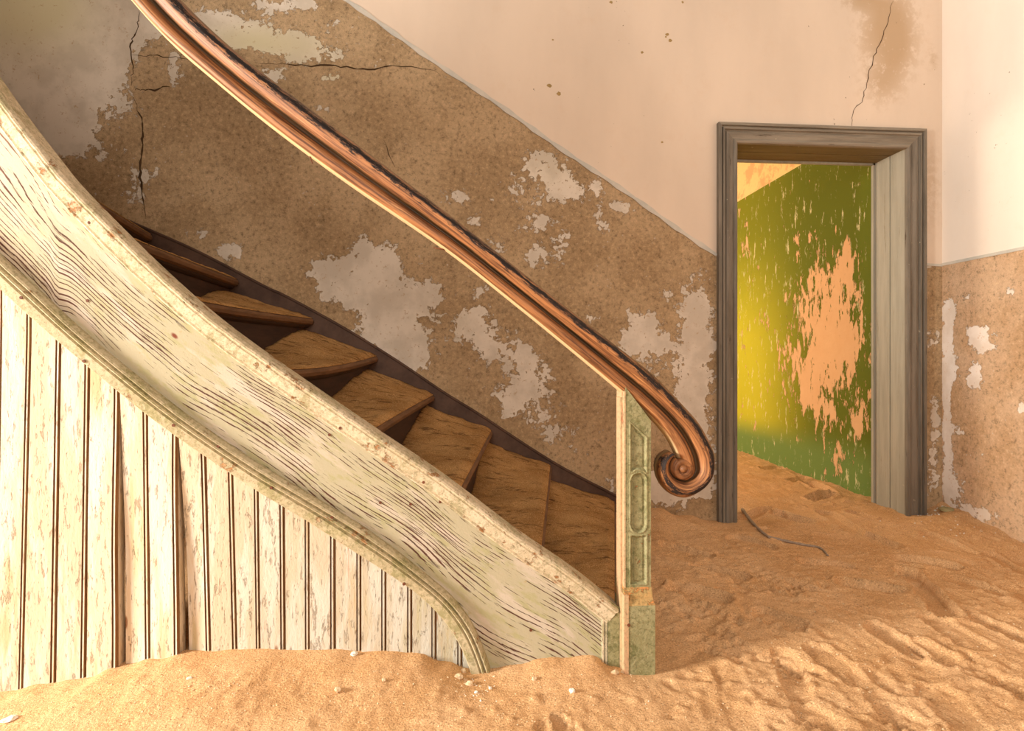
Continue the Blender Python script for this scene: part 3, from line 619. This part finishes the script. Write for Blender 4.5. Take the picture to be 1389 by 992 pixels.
for i in range(len(NOS) - 1):
    rings = []; rr = []; tb = []
    for j in range(NB + 1):
        b = j / NB; p = curve_nose(i, b); q = curve_nose(i + 1, b)
        dx = q[:2] - p[:2]; L = np.linalg.norm(dx); dx = dx / L
        def at(s, z): return (p[0] + dx[0] * s, p[1], p[2] + z)
        back = q[0] - p[0]
        sgn = -1
        ring = [(p[0] + .0 * sgn, p[1], p[2]), (p[0] + .010, p[1], p[2] - .006), (p[0] + .014, p[1], p[2] - .017), (p[0] + .010, p[1], p[2] - .030), (p[0] - .004, p[1], p[2] - .036),
                (q[0] - .02, p[1], p[2] - .036), (q[0] - .02, p[1], p[2])]
        rings.append(ring)
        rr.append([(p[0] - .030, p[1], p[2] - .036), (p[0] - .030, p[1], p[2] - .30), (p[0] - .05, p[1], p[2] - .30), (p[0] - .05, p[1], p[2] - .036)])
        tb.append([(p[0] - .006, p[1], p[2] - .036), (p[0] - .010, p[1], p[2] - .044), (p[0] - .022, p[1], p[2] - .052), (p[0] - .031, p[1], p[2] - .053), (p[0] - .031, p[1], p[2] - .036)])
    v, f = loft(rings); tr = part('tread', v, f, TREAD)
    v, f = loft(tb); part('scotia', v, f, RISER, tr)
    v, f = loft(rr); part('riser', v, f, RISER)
    if i > 7: continue
    # sand lying on the tread, banked against the next riser and the wall
    na, nb = 34, 70; V = []; 
    for a in range(na + 1):
        for bq in range(nb + 1):
            b = bq / nb; aa = a / na; p = curve_nose(i, b); q = curve_nose(i + 1, b)
            X = (p[0] + .006) * (1 - aa) + (q[0] - .032) * aa
            bank = .125 * aa ** 1.1 * float(smst(.42, 1.0, b))
            edge = min(1, aa * 12)
            hh = .002 + (.010 * edge) + bank + (float(fbm(np.array([X * 1.0]), np.array([p[1]]), 9, 4, i)[0]) * .010 + float(vnoise(np.array([X * 34 + p[1] * 9]), np.array([p[1] * 60]), 3)[0]) * .003) * edge
            V.append((X, p[1], p[2] + max(.001, hh)))
    Fs = []
    for a in range(na):
        for b in range(nb): k_ = a * (nb + 1) + b; Fs.append((k_, k_ + 1, k_ + nb + 2, k_ + nb + 1))
    # skirt
    n0 = len(V); per = [b for b in range(nb + 1)] + [a * (nb + 1) + nb for a in range(1, na + 1)] + [na * (nb + 1) + b for b in range(nb - 1, -1, -1)] + [a * (nb + 1) for a in range(na - 1, 0, -1)]
    for b in per:
        xx, yy, zz = V[b]; bb_ = (yy - YI) / (YW - YI); V.append((xx, yy, curve_nose(i, bb_)[2] - .001))
    for k_ in range(len(per)): k2 = (k_ + 1) % len(per); Fs.append((per[k_], per[k2], n0 + k2, n0 + k_))
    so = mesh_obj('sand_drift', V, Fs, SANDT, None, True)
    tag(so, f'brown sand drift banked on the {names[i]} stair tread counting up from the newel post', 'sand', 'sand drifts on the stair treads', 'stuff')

# wall string
WTp = [(-360, -30), (-230, 70), (-120, 150), (-30, 200), (40, 236), (102, 262), (150, 287), (189, 304), (270, 340), (360, 387), (390, 401), (465, 442), (538, 487), (600, 529), (650, 560), (750, 625), (838, 672), (868, 688)]
Wc = crom(WTp, 6); c = np.array([P(a, b, D) for a, b in Wc]); rings = []
wp = [(0, .0), (0, .022), (.004, .030), (.009, .030), (.013, .024), (.018, .024), (.30, .024), (.30, 0)]
for i in range(len(c)): rings.append([(c[i][0], D - w_, c[i][2] - d * 1.15) for d, w_ in wp])
v, f = loft(rings); part('wall_string', v, f, DARK)

# newel post
def newel():
    YN = YS - .045; x0 = P(848.5, 700, YN)[0]; x1 = P(883, 700, YN)[0]; YB = YN + .088
    ppm = 800 / (YN * 1.0)
    nx, nz = 28, 200; V = []; zt = lambda s: P(0, 538 + (590 - 538) * s - 12, YN)[2]; 
    ys = lambda s, e: (525 + 46 * s) * (1 - e) + 806 * e
    for i in range(nx + 1):
        s = i / nx
        for j in range(nz + 1):
            y = ys(s, j / nz); X = x0 + (x1 - x0) * s; xp = 848.5 + 34.5 * s
            cx, hw = 866.3, 9.6
            def stad(xx, yy, ya, yb, r): yc = min(max(yy, ya + r), yb - r); return math.hypot(xx - cx, yy - yc) - r
            oval = stad(xp, y, 643, 722, hw)
            big = stad(xp, y, 636, 729, hw + 5)
            ra = max(abs(xp - cx) - hw, (585 if 1 else 0) - y - (xp - cx) * -.9, y - 640); ra = max(ra, -big)
            rc = max(abs(xp - cx) - hw, 728 - y, y - 792); rc = max(rc, -big)
            d = min(oval, ra, rc)
            dep = .007 * float(smst(1.0, -1.2, d)) - .0022 * math.exp(-((d - 1.6) / .9) ** 2)
            if d < -3: dep -= .0022 * float(smst(-3, -4.2, d))
            V.append((X, YN + dep, P(866, y, YN)[2]))
    Fc = []
    for i in range(nx):
        for j in range(nz): k = i * (nz + 1) + j; Fc.append((k, k + 1, k + nz + 2, k + nz + 1))
    n0 = len(V); tops = [V[0], V[nx * (nz + 1)]]; bots = [V[nz], V[nx * (nz + 1) + nz]]
    for q in (tops[0], tops[1], bots[1], bots[0]): V.append((q[0], YB, q[2]))
    lcol = list(range(0, nz + 1)); rcol = [nx * (nz + 1) + j for j in range(nz + 1)]
    Fc.append(tuple(lcol + [n0 + 3, n0])); Fc.append(tuple(rcol[::-1] + [n0 + 1, n0 + 2]))
    Fc.append(tuple([i * (nz + 1) for i in range(nx + 1)] + [n0 + 1, n0])); Fc.append(tuple([i * (nz + 1) + nz for i in range(nx + 1)][::-1] + [n0 + 3, n0 + 2])); Fc.append((n0, n0 + 1, n0 + 2, n0 + 3))
    nw = part('newel_post', V, Fc, NEWEL); nw['label'] = 'slim square newel post with carved sunk panels and green flaking paint'
    # bare edge strip on the left side
    def z(y): return P(848, y, YN)[2]
    m_ = MB(); m_.box(x0 - .004, x0, YN - .001, YB, z(806), z(531)); part('bare_edge', m_.v, m_.f, NEWELS, nw)
    m_ = MB(); m_.box(x0 - .010, x0 - .004, YN + .020, YB - .02, z(990), z(540)); part('edge_fillet', m_.v, m_.f, NEWELS, nw)
    # base block with sloped shoulder
    bx1 = P(888, 800, YN - .006)[0]; sections = [(797, x0 - .004, x1 + .001, YN - .001), (803, x0 - .005, x1 + .002, YN - .004), (812, x0 - .006, x1 + .004, YN - .005), (820, x0 - .006, bx1, YN - .012), (990, x0 - .006, bx1, YN - .012)]
    rings = []
    for y, a, b, yf in sections: zz = P(860, y, YN)[2]; rings.append([(a, yf, zz), (b, yf, zz), (b, YB + .012, zz), (a, YB + .012, zz)])
    v, f = loft(rings[3:]); part('newel_base', v, f, NEWEL, nw); v, f = loft(rings[:4]); sh_ = part('newel_shoulder', v, f, SHOULD, nw); sh_['label'] = 'sloping shoulder worn to orange wood'
    c = P(852.6, 848, YN - .012); r = .005
    ring = [(c[0] + r * math.cos(a), YN - .011, c[2] + r * math.sin(a)) for a in np.linspace(0, 2 * math.pi, 9)[:-1]]
    v, f = loft([ring, [(p[0], YN - .015, p[2]) for p in ring]]); part('nail_head', v, f, NAIL, nw)
    m_ = MB(); m_.box(x0 - .0075, x0 + .006, YN - .0135, YN + .05, z(990), z(806)); part('bare_edge', m_.v, m_.f, NEWELS, nw)
newel()

# handrail: sections given by their inner (lower) and outer (upper) edge, ending in a scroll about its eye
YR = YS - .002; CC = (921, 633)
S = [((-320, -760), (-262, -785), .30, .5), ((-190, -530), (-134, -553), .30, .5), ((-80, -330), (-25, -352), .30, .5), ((20, -190), (75, -206), .30, .5), ((110, -80), (160, -105), .30, .50), ((178, 0), (222, -27), .30, .50), ((230, 56.5), (268, 23), .30, .50), ((295, 113), (328, 77), .30, .50), ((371.6, 175.4), (401, 133), .30, .50), ((473, 250), (501, 209), .31, .50), ((602, 338), (629, 307), .31, .50),
     ((700, 415), (731, 388), .32, .50), ((770, 472), (804, 445), .32, .5), ((840.7, 531), (875, 500), .33, .5), ((860, 547), (897, 520), .33, .5), ((884.5, 570), (923, 547), .34, .5), ((900, 588), (946, 573), .33, .5),
     ((909, 602), (960, 597), .33, .5), ((916, 617), (968, 616), .32, .5), ((921, 631), (968.5, 633), .32, .49), (CC, (964.4, 649), .34, .48), (CC, (951, 665), .36, .47), (CC, (929.5, 674.7), .37, .46), (CC, (909, 670), .38, .47),
     (CC, (895, 657), .43, .52), (CC, (888, 641), .45, .57), (CC, (889, 626), .47, .61), (CC, (896, 616), .53, .68), (CC, (906, 611), .62, .78)]
arr = np.array([(a[0], a[1], b[0], b[1], g1, g2) for a, b, g1, g2 in S]); arr = crom(arr, 7)
def railw(v, g1, g2):
    if v < .02: return .018
    if v < g1 * .5: return .030 + .012 * float(smst(0, g1 * .4, v))
    if v < g1: return .042 - .006 * float(smst(g1 * .8, g1, v))
    mid = (g1 + g2) / 2
    if v < g2: return .036 - .016 * math.sin(math.pi * (v - g1) / (g2 - g1)) + .004 * (v - g1) / (g2 - g1)
    e = (v - g2) / (1 - g2)
    return .040 + .014 * math.sin(math.pi * min(1, e * 1.25) * .8) - .050 * max(0, (e - .45) / .55) ** 2.2 if e < 1 else .004
vsamp0 = [0, .03, .08, .14, .2, .26, .30, .33, .36, .40, .44, .48, .51, .55, .6, .65, .7, .75, .8, .85, .9, .94, .97, 1.0]
rings = []; uvs = []; att = []; s = 0; prev = None
for r in arr:
    I = np.array(P(r[0], r[1], YR)); O = np.array(P(r[2], r[3], YR)); mid = (I + O) / 2
    ppos = O * .7 + I * .3
    if prev is not None: s += np.linalg.norm(ppos - prev)
    prev = ppos; ring = []; back = []
    L_ = np.linalg.norm(O - I); rr_ = min(1, L_ / .09)
    for vv in vsamp0:
        g1, g2 = r[4], r[5]
        # remap so samples cluster on the groove
        v2 = vv / .30 * g1 if vv < .30 else (g1 + (vv - .30) / .21 * (g2 - g1) if vv < .51 else g2 + (vv - .51) / .49 * (1 - g2))
        wv = railw(v2, g1, g2) * (.75 + .25 * rr_)
        p = I + (O - I) * v2; ring.append((p[0], YR - wv, p[2])); back.append((p[0], YR + wv * .9, p[2])); uvs.append((s, vv * .11)); att.append(vv)
    for vv, q in zip(vsamp0[::-1], back[::-1]): uvs.append((s, .24 - vv * .11)); att.append(vv)
    rings.append(ring + back[::-1])
v, f = loft(rings)
rail = part('handrail', v, f, RAIL, None, True, uvs, {'v': att}); rail['label'] = 'orange brown varnished moulded handrail curling into a scroll'
def disc_loft(name, cpx, steps, mat, parent, uvr=True):     # steps: (radius m, y)
    c = P(cpx[0], cpx[1], YR); rings = []
    for r, y in steps: rings.append([(c[0] + r * math.cos(a), y, c[2] + r * math.sin(a)) for a in np.linspace(0, 2 * math.pi, 29)[:-1]])
    v, f = loft(rings); uv = [(a / 28 * .2, .03) for a in range(28)] * len(steps)
    return part(name, v, f, mat, parent, True, uv, {'v': [.15] * len(v)})
disc_loft('scroll_disc', (921, 634), [(.0330, YR), (.0330, YR - .034), (.030, YR - .041), (.024, YR - .043), (.016, YR - .040), (.012, YR - .039)], RAIL, rail)
disc_loft('scroll_eye', (920.5, 633), [(.0115, YR - .03), (.0115, YR - .044), (.009, YR - .0495), (.005, YR - .052), (.001, YR - .053)], RAIL, rail)
def rod(name, p, q, r, mat, parent=None, bend=0):
    p, q = np.array(p, float), np.array(q, float); t = (q - p) / np.linalg.norm(q - p); a = np.cross(t, [0, 1, .2]); a /= np.linalg.norm(a); b = np.cross(t, a); rings = []
    for i in range(6):
        s_ = i / 5; c_ = p + (q - p) * s_ + b * bend * math.sin(math.pi * s_); rings.append([tuple(c_ + r * (1 - .4 * s_) * (a * math.cos(k) + b * math.sin(k))) for k in np.linspace(0, 2 * math.pi, 7)[:-1]])
    v, f = loft(rings)
    return part(name, v, f, mat, parent) if parent else mesh_obj(name, v, f, mat)
rod('nail', P(420, 207, YR), P(424, 222, YR), .0024, NAIL, rail, .004)
rod('nail', P(604, 339, YR), P(588, 336, YR), .0024, NAIL, rail, .003)

# ------------------------------------------------------------------ sand over the floor
ctrl = []
for x, y in [(-120, 965), (-60, 955), (0, 943), (60, 932), (100, 926), (165, 909), (205, 898), (250, 889), (330, 885), (430, 885), (520, 887), (565, 889), (600, 902), (640, 913), (665, 908), (700, 902), (740, 892), (800, 887), (830, 900), (850, 906), (888, 903)]:
    p = P(x, y, YS); ctrl += [p]
    if x < 500: ctrl.append((p[0], 2.4, p[2]))
for x, y in [(885, 690), (930, 700), (965, 707), (985, 709), (1222, 700), (1251, 699), (1266, 688)]: ctrl.append(P(x, y, D - .01))
ctrl += [PXp(1278, 679, XR), PXp(1300, 690, XR), PXp(1340, 711, XR), PXp(1389, 735, XR), PXp(1460, 785, XR)]
ctrl += [P(1172, 684, D + WT), PXp(1150, 665, XG), PXp(1110, 651, XG), PXp(1060, 632, XG), PXp(1000, 612, XG)]
ctrl += [(2.6, 7, CZ - .86), (1, 6.5, CZ - .86), (0, 5, CZ - .88), (1, 4.3, CZ - .88), (1.9, 3.3, CZ - .875)]
ctrl += [(-2.2, 1.1, CZ - .98), (-1, 1.0, CZ - .97), (0, 1.0, CZ - .955), (.7, 1.1, CZ - .95), (1.5, 1.2, CZ - .93), (2.3, 1.4, CZ - .90), (2.3, 2.2, CZ - .90), (1.7, 2.3, CZ - .90), (1.2, 2.2, CZ - .905), (1.2, 2.8, CZ - .88), (.9, 2.4, CZ - .88), (1.8, 2.8, CZ - .89),
         (-2, 0, CZ - .97), (0, 0, CZ - .95), (2, 0, CZ - .92), (0, -2.5, CZ - .97), (2.5, -2.5, CZ - .95), (-3, -2, CZ - .97)]
ctrl = np.array(ctrl)
def sand_base(X, Y):
    num = np.zeros_like(X); den = np.zeros_like(X)
    for c in ctrl:
        d2 = (X - c[0]) ** 2 + ((Y - c[1])) ** 2 + .0012; w_ = d2 ** -1.7; num += w_ * c[2]; den += w_
    return num / den
PR = [((1232, 775), (1285, 828), .050, 1), ((1190, 848), (1232, 872), .048, 1), ((1222, 910), (1240, 893), .080, .9), ((1252, 868), (1285, 884), .045, .7), ((1275, 925), (1335, 985), .055, 1), ((1150, 792), (1215, 800), .040, .7), ((1095, 765), (1150, 768), .040, .7),
      ((1335, 838), (1385, 862), .042, 1), ((1268, 838), (1325, 868), .05, .6), ((1112, 876), (1165, 912), .040, 1), ((1062, 878), (1085, 925), .035, 1.1), ((1095, 945), (1130, 960), .04, 1), ((1205, 945), (1240, 962), .04, 1.2), ((1008, 703), (1040, 697), .05, .9), ((1058, 703), (1092, 712), .055, 1.3),
      ((1098, 658), (1120, 668), .06, 1.1), ((1105, 680), (1125, 674), .05, 1.3), ((1038, 640), (1056, 638), .05, .8), ((1075, 655), (1090, 650), .05, .6), ((1120, 700), (1160, 725), .05, .7), ((1180, 730), (1215, 745), .045, .9), ((1158, 700), (1176, 706), .05, 1), ((1225, 760), (1290, 770), .05, .6),
      ((1300, 785), (1350, 800), .05, .6), ((1040, 830), (1075, 842), .05, .8), ((920, 800), (975, 812), .05, .8), ((950, 772), (1000, 782), .05, .7), ((905, 745), (955, 755), .045, .7), ((1120, 960), (1108, 992), .03, 1.0), ((760, 965), (770, 1000), .018, 1.3), ((778, 972), (790, 1000), .014, 1.2), ((1180, 905), (1210, 950), .05, .6),
      ((735, 972), (745, 1000), .016, 1), ((985, 895), (1010, 960), .045, .5), ((1330, 900), (1389, 925), .05, .8), ((1350, 750), (1389, 775), .05, .6), ((1000, 735), (1040, 745), .05, .5), ((1260, 730), (1310, 745), .05, .5)]
TRK = [[(880, 735), (930, 745), (1000, 765), (1060, 790), (1100, 795)], [(878, 790), (920, 800), (960, 820), (1010, 835), (1100, 850)], [(880, 812), (940, 830), (990, 860), (1060, 885), (1110, 900)], [(1050, 800), (1120, 795)], [(920, 760), (1000, 790), (1080, 800)], [(950, 855), (1010, 880)],
       [(1280, 860), (1389, 930)], [(1160, 770), (1250, 780)], [(1300, 730), (1389, 790)], [(1200, 955), (1280, 985)]]
r2 = random.Random(5); PITS = [(r2.uniform(900, 1400), r2.uniform(800, 1000), r2.uniform(.008, .022), r2.uniform(-.5, .8)) for _ in range(420)]
for tk in TRK:
    q = crom(tk, 14)
    for a, b in q:
        for _ in range(3): PITS.append((a + r2.gauss(0, 5), b + r2.gauss(0, 5), r2.uniform(.006, .012), r2.uniform(.4, 1)))
def sand_detail(X, Y, Z0):
    prints = np.zeros_like(X)
    zc = CZ - .895
    for (a, b, r, dp) in PR:
        A = np.array(PZ(*a, zc)[:2]); B = np.array(PZ(*b, zc)[:2]); d = B - A; L2 = d @ d
        t = np.clip(((X - A[0]) * d[0] + (Y - A[1]) * d[1]) / L2, 0, 1)
        dist = np.hypot(X - A[0] - t * d[0], Y - A[1] - t * d[1]) + .010 * vnoise(X * 14, Y * 14, 9)
        q = dist / r
        dp *= .6 if a[1] > 870 else (1.7 if a[1] < 815 else 1.1)
        prints += dp * (-.018 * (1 - smst(.80, 1.0, q)) + .005 * np.exp(-((q - 1.15) / .16) ** 2))
    for (a, b, r, dp) in PITS:
        A = PZ(a, b, zc); msk = (abs(X - A[0]) < .05) & (abs(Y - A[1]) < .05)
        if msk.any(): prints[msk] -= dp * .012 * np.exp(-((X[msk] - A[0]) ** 2 + (Y[msk] - A[1]) ** 2) / (r * r))
    trodden = smst(.45, .9, X) * .9 + .1
    n = fbm(X, Y, 3.2, 3, 1) * .014 + fbm(X, Y, 11, 4, 5) * .006 * trodden
    ridg = 1 - np.abs(fbm(X * .8 + Y * .6, Y * 1.3 - X * .3, 6.5, 3, 9)) * 2.4
    n += .006 * np.clip(ridg, 0, 1) ** 3 * trodden + fbm(X, Y, 45, 3, 13, .6) * (.0035 + .0015 * trodden)
    lum = vnoise(X * 26, Y * 26, 17); n += .006 * smst(.45, .8, lum) * smst(0, .4, vnoise(X * 2.1, Y * 2.1, 21) + .25)
    # keep the contact line with the boards and the walls
    damp = .35 + .65 * smst(0.0, .18, np.abs(Y - YS)) * smst(0, .15, np.abs(Y - D))
    return n * damp * (1 - .75 * np.clip(-prints / .02, 0, 1)) + prints
Xs = np.concatenate([np.arange(XL, -1.7, .08), np.arange(-1.7, XR + .001, .0078)]); Xs[-1] = XR
Ys = np.concatenate([np.arange(-3, 1.15, .15), np.arange(1.15, 3.5, .0078), np.arange(3.5, 6.0, .022), np.arange(6, 7.3, .15)])
XX, YY = np.meshgrid(Xs, Ys, indexing='ij'); Z0 = sand_base(XX, YY)
ZZ = Z0 + sand_detail(XX, YY, Z0)
nX, nY = XX.shape; keep = np.ones((nX - 1, nY - 1), bool); xm = (Xs[:-1] + Xs[1:]) / 2; ym = (Ys[:-1] + Ys[1:]) / 2
XM, YM = np.meshgrid(xm, ym, indexing='ij')
keep &= ~((YM > D + .01) & (YM < D + WT) & ((XM < iL) | (XM > iR)))
keep &= ~((YM > D + WT) & ((XM > XG) | (XM < -.7)))
idx = np.arange(nX * nY).reshape(nX, nY); a = idx[:-1, :-1][keep]; b = idx[1:, :-1][keep]; c = idx[1:, 1:][keep]; d = idx[:-1, 1:][keep]
faces = np.stack([a, b, c, d], 1); vv = np.stack([XX.ravel(), YY.ravel(), ZZ.ravel()], 1)
me = bpy.data.meshes.new('sand'); me.vertices.add(len(vv)); me.vertices.foreach_set('co', vv.astype(np.float32).ravel())
me.loops.add(faces.size); me.loops.foreach_set('vertex_index', faces.astype(np.int32).ravel())
me.polygons.add(len(faces)); me.polygons.foreach_set('loop_start', np.arange(0, faces.size, 4, dtype=np.int32)); me.polygons.foreach_set('loop_total', np.full(len(faces), 4, dtype=np.int32))
me.polygons.foreach_set('use_smooth', np.ones(len(faces), bool)); me.update(calc_edges=True); me.validate(); me.materials.append(SAND)
sand = bpy.data.objects.new('sand', me); C.objects.link(sand)
tag(sand, 'trodden orange desert sand with footprints covering the hall floor', 'sand', kind='stuff')
def sand_z(x, y):
    i = int(np.clip(np.searchsorted(Xs, x), 1, nX - 1)); j = int(np.clip(np.searchsorted(Ys, y), 1, nY - 1)); return float(ZZ[i, j])
def on_sand(px, py):
    z = CZ - .9
    for _ in range(6): x, y, _z = PZ(px, py, z); z = sand_z(x, y)
    return x, y, z

# ------------------------------------------------------------------ small things on the sand
def pebble(name, px, py, r, mat, label, cat, flat=.6, seed=0, group=None):
    x, y, z = on_sand(px, py); rr = random.Random(seed); bm = bmesh.new(); bmesh.ops.create_icosphere(bm, subdivisions=2, radius=r)
    for v in bm.verts:
        k = 1 + rr.uniform(-.22, .22); v.co = Vector((v.co.x * k * 1.2, v.co.y * k, v.co.z * k * flat))
    me = bpy.data.meshes.new(name); bm.to_mesh(me); bm.free(); me.materials.append(mat)
    o = bpy.data.objects.new(name, me); C.objects.link(o); o.location = (x, y, z + r * flat * .35); o.rotation_euler = (0, 0, rr.uniform(0, 6))
    tag(o, label, cat, group); return o
pebble('plaster_chip', 480, 889, .009, CHIP, 'bright white plaster chip lying against the boards in the middle of the panelling', 'chip', .7, 1)
pebble('plaster_chip', 776, 939, .008, CHIP, 'pale cream chip on bare sand in front of the string end, left of the newel', 'chip', .8, 2)
pebble('plaster_chip', 12, 977, .014, CHIP, 'large pale flake half buried in the bottom left corner of the sand', 'chip', .4, 3)
pebble('plaster_chip', 257, 921, .006, CHIP, 'small pale chip on the sand slope below the warped boards', 'chip', .5, 4)
pebble('plaster_chip', 646, 940, .005, CHIP, 'tiny white chip just below the curled end of the moulding', 'chip', .6, 5)
pebble('plaster_chip', 665, 934, .005, CHIP, 'tiny white chip right of the curled end of the moulding', 'chip', .6, 6)
pebble('sand_clod', 521, 923, .007, CLOD, 'small tan clod on smooth sand below the middle planks', 'clod', .7, 7)
pebble('sand_clod', 458, 937, .009, CLOD, 'tan sand clod left of centre on the front slope', 'clod', .7, 8)
pebble('sand_clod', 622, 920, .012, CLOD, 'largest brown clod in the hollow left of the moulding end', 'clod', .8, 9)
pebble('sand_clod', 637, 930, .011, CLOD, 'brown clod directly under the end of the curved moulding', 'clod', .8, 10)
pebble('sand_clod', 629, 912, .008, CLOD, 'clod wedged against the lowest plank beside the moulding', 'clod', .8, 11)
pebble('sand_clod', 834, 914, .010, CLOD, 'tan clod at the foot of the newel, left of its corner', 'clod', .8, 12)
pebble('sand_clod', 845, 913, .007, CLOD, 'smaller clod touching the front foot of the newel', 'clod', .8, 13)
pebble('sand_clod', 725, 922, .008, CLOD, 'tan clod on the sand mound below the grey end of the string', 'clod', .7, 14)
pebble('sand_clod', 1283, 686, .034, mat_wood('olive_clod', (.36, .30, .15), (.44, .38, .20), (5, 5, 5), .9, .1), 'olive plaster lump lying in the corner right of the door', 'lump', .4, 15)
# loose crumbs, too many to count
def crumbs(name, spots, mat, label, seed):
    r = random.Random(seed); m_ = MB()
    for (cx_, cy_, sx_, sy_, n, s0, s1) in spots:
        for _ in range(n):
            px = r.gauss(cx_, sx_); py = r.gauss(cy_, sy_)
            try: x, y, z = on_sand(px, py)
            except Exception: continue
            if y > D - .03 or x > XR - .02 or y < 1.2 or (abs(y - YS) < .05 and x < .75): continue
            s = r.uniform(s0, s1); a = r.uniform(0, 3); ca, sa = math.cos(a) * s, math.sin(a) * s; h = s * r.uniform(.4, .9)
            m_.add([(x + ca, y + sa, z - s * .2), (x - sa, y + ca, z - s * .2), (x - ca, y - sa, z - s * .2), (x + sa * 1.1, y - ca, z - s * .2), (x + ca * .3, y, z + h), (x - ca * .3, y + sa * .3, z + h * .8)],
                   [(0, 1, 4), (1, 2, 5), (1, 5, 4), (2, 3, 5), (3, 0, 4), (3, 4, 5), (0, 3, 2, 1)])
    o = m_.build(name, mat); tag(o, label, 'crumbs', kind='stuff')
crumbs('plaster_crumbs', [(1262, 692, 14, 6, 45, .003, .008), (1320, 715, 30, 8, 25, .002, .006), (1240, 700, 25, 8, 20, .002, .006), (650, 935, 14, 10, 30, .002, .004), (865, 700, 20, 6, 8, .002, .005), (1080, 960, 160, 20, 10, .0015, .003)], CHIP, 'scattered white plaster crumbs fallen on the sand by the walls', 3)
crumbs('sand_crumbs', [(630, 922, 16, 8, 50, .003, .006), (300, 940, 180, 26, 260, .0015, .0035), (800, 950, 150, 24, 200, .0015, .0035), (1200, 880, 150, 60, 220, .002, .004), (1100, 760, 90, 40, 120, .002, .004), (840, 912, 16, 4, 14, .003, .005)], CLOD, 'tiny sand clods strewn over the sand in front of the stair', 4)
# stick by the door
def stick(name, pts, r0, label):
    q = [np.array(on_sand(a, b)) + np.array([0, 0, h]) for a, b, h in pts]; q = crom(q, 5); rings = []; n = len(q)
    for i in range(n):
        t = q[min(i + 1, n - 1)] - q[max(i - 1, 0)]; t /= np.linalg.norm(t); a = np.cross(t, [0, 0, 1]); a /= np.linalg.norm(a); b = np.cross(t, a)
        r = r0 * (1.15 - .5 * i / n) * (1 + .15 * math.sin(i * 2.2)); rings.append([tuple(q[i] + r * (a * math.cos(k) + b * math.sin(k))) for k in np.linspace(0, 2 * math.pi, 8)[:-1]])
    v, f = loft(rings); tag(mesh_obj(name, v, f, TWIG, None, True), label, 'stick')
stick('dry_stick', [(1007, 694, .012), (1018, 708, .008), (1032, 722, .006), (1044, 731, .006)], .0085, 'pale split stick lying just inside the doorway, the thicker of two')
stick('dry_stick', [(1041, 730, .006), (1062, 735, .006), (1088, 739, .006), (1112, 745, .006), (1123, 755, .004)], .0065, 'thin dark bent stick on the sand in front of the doorway')
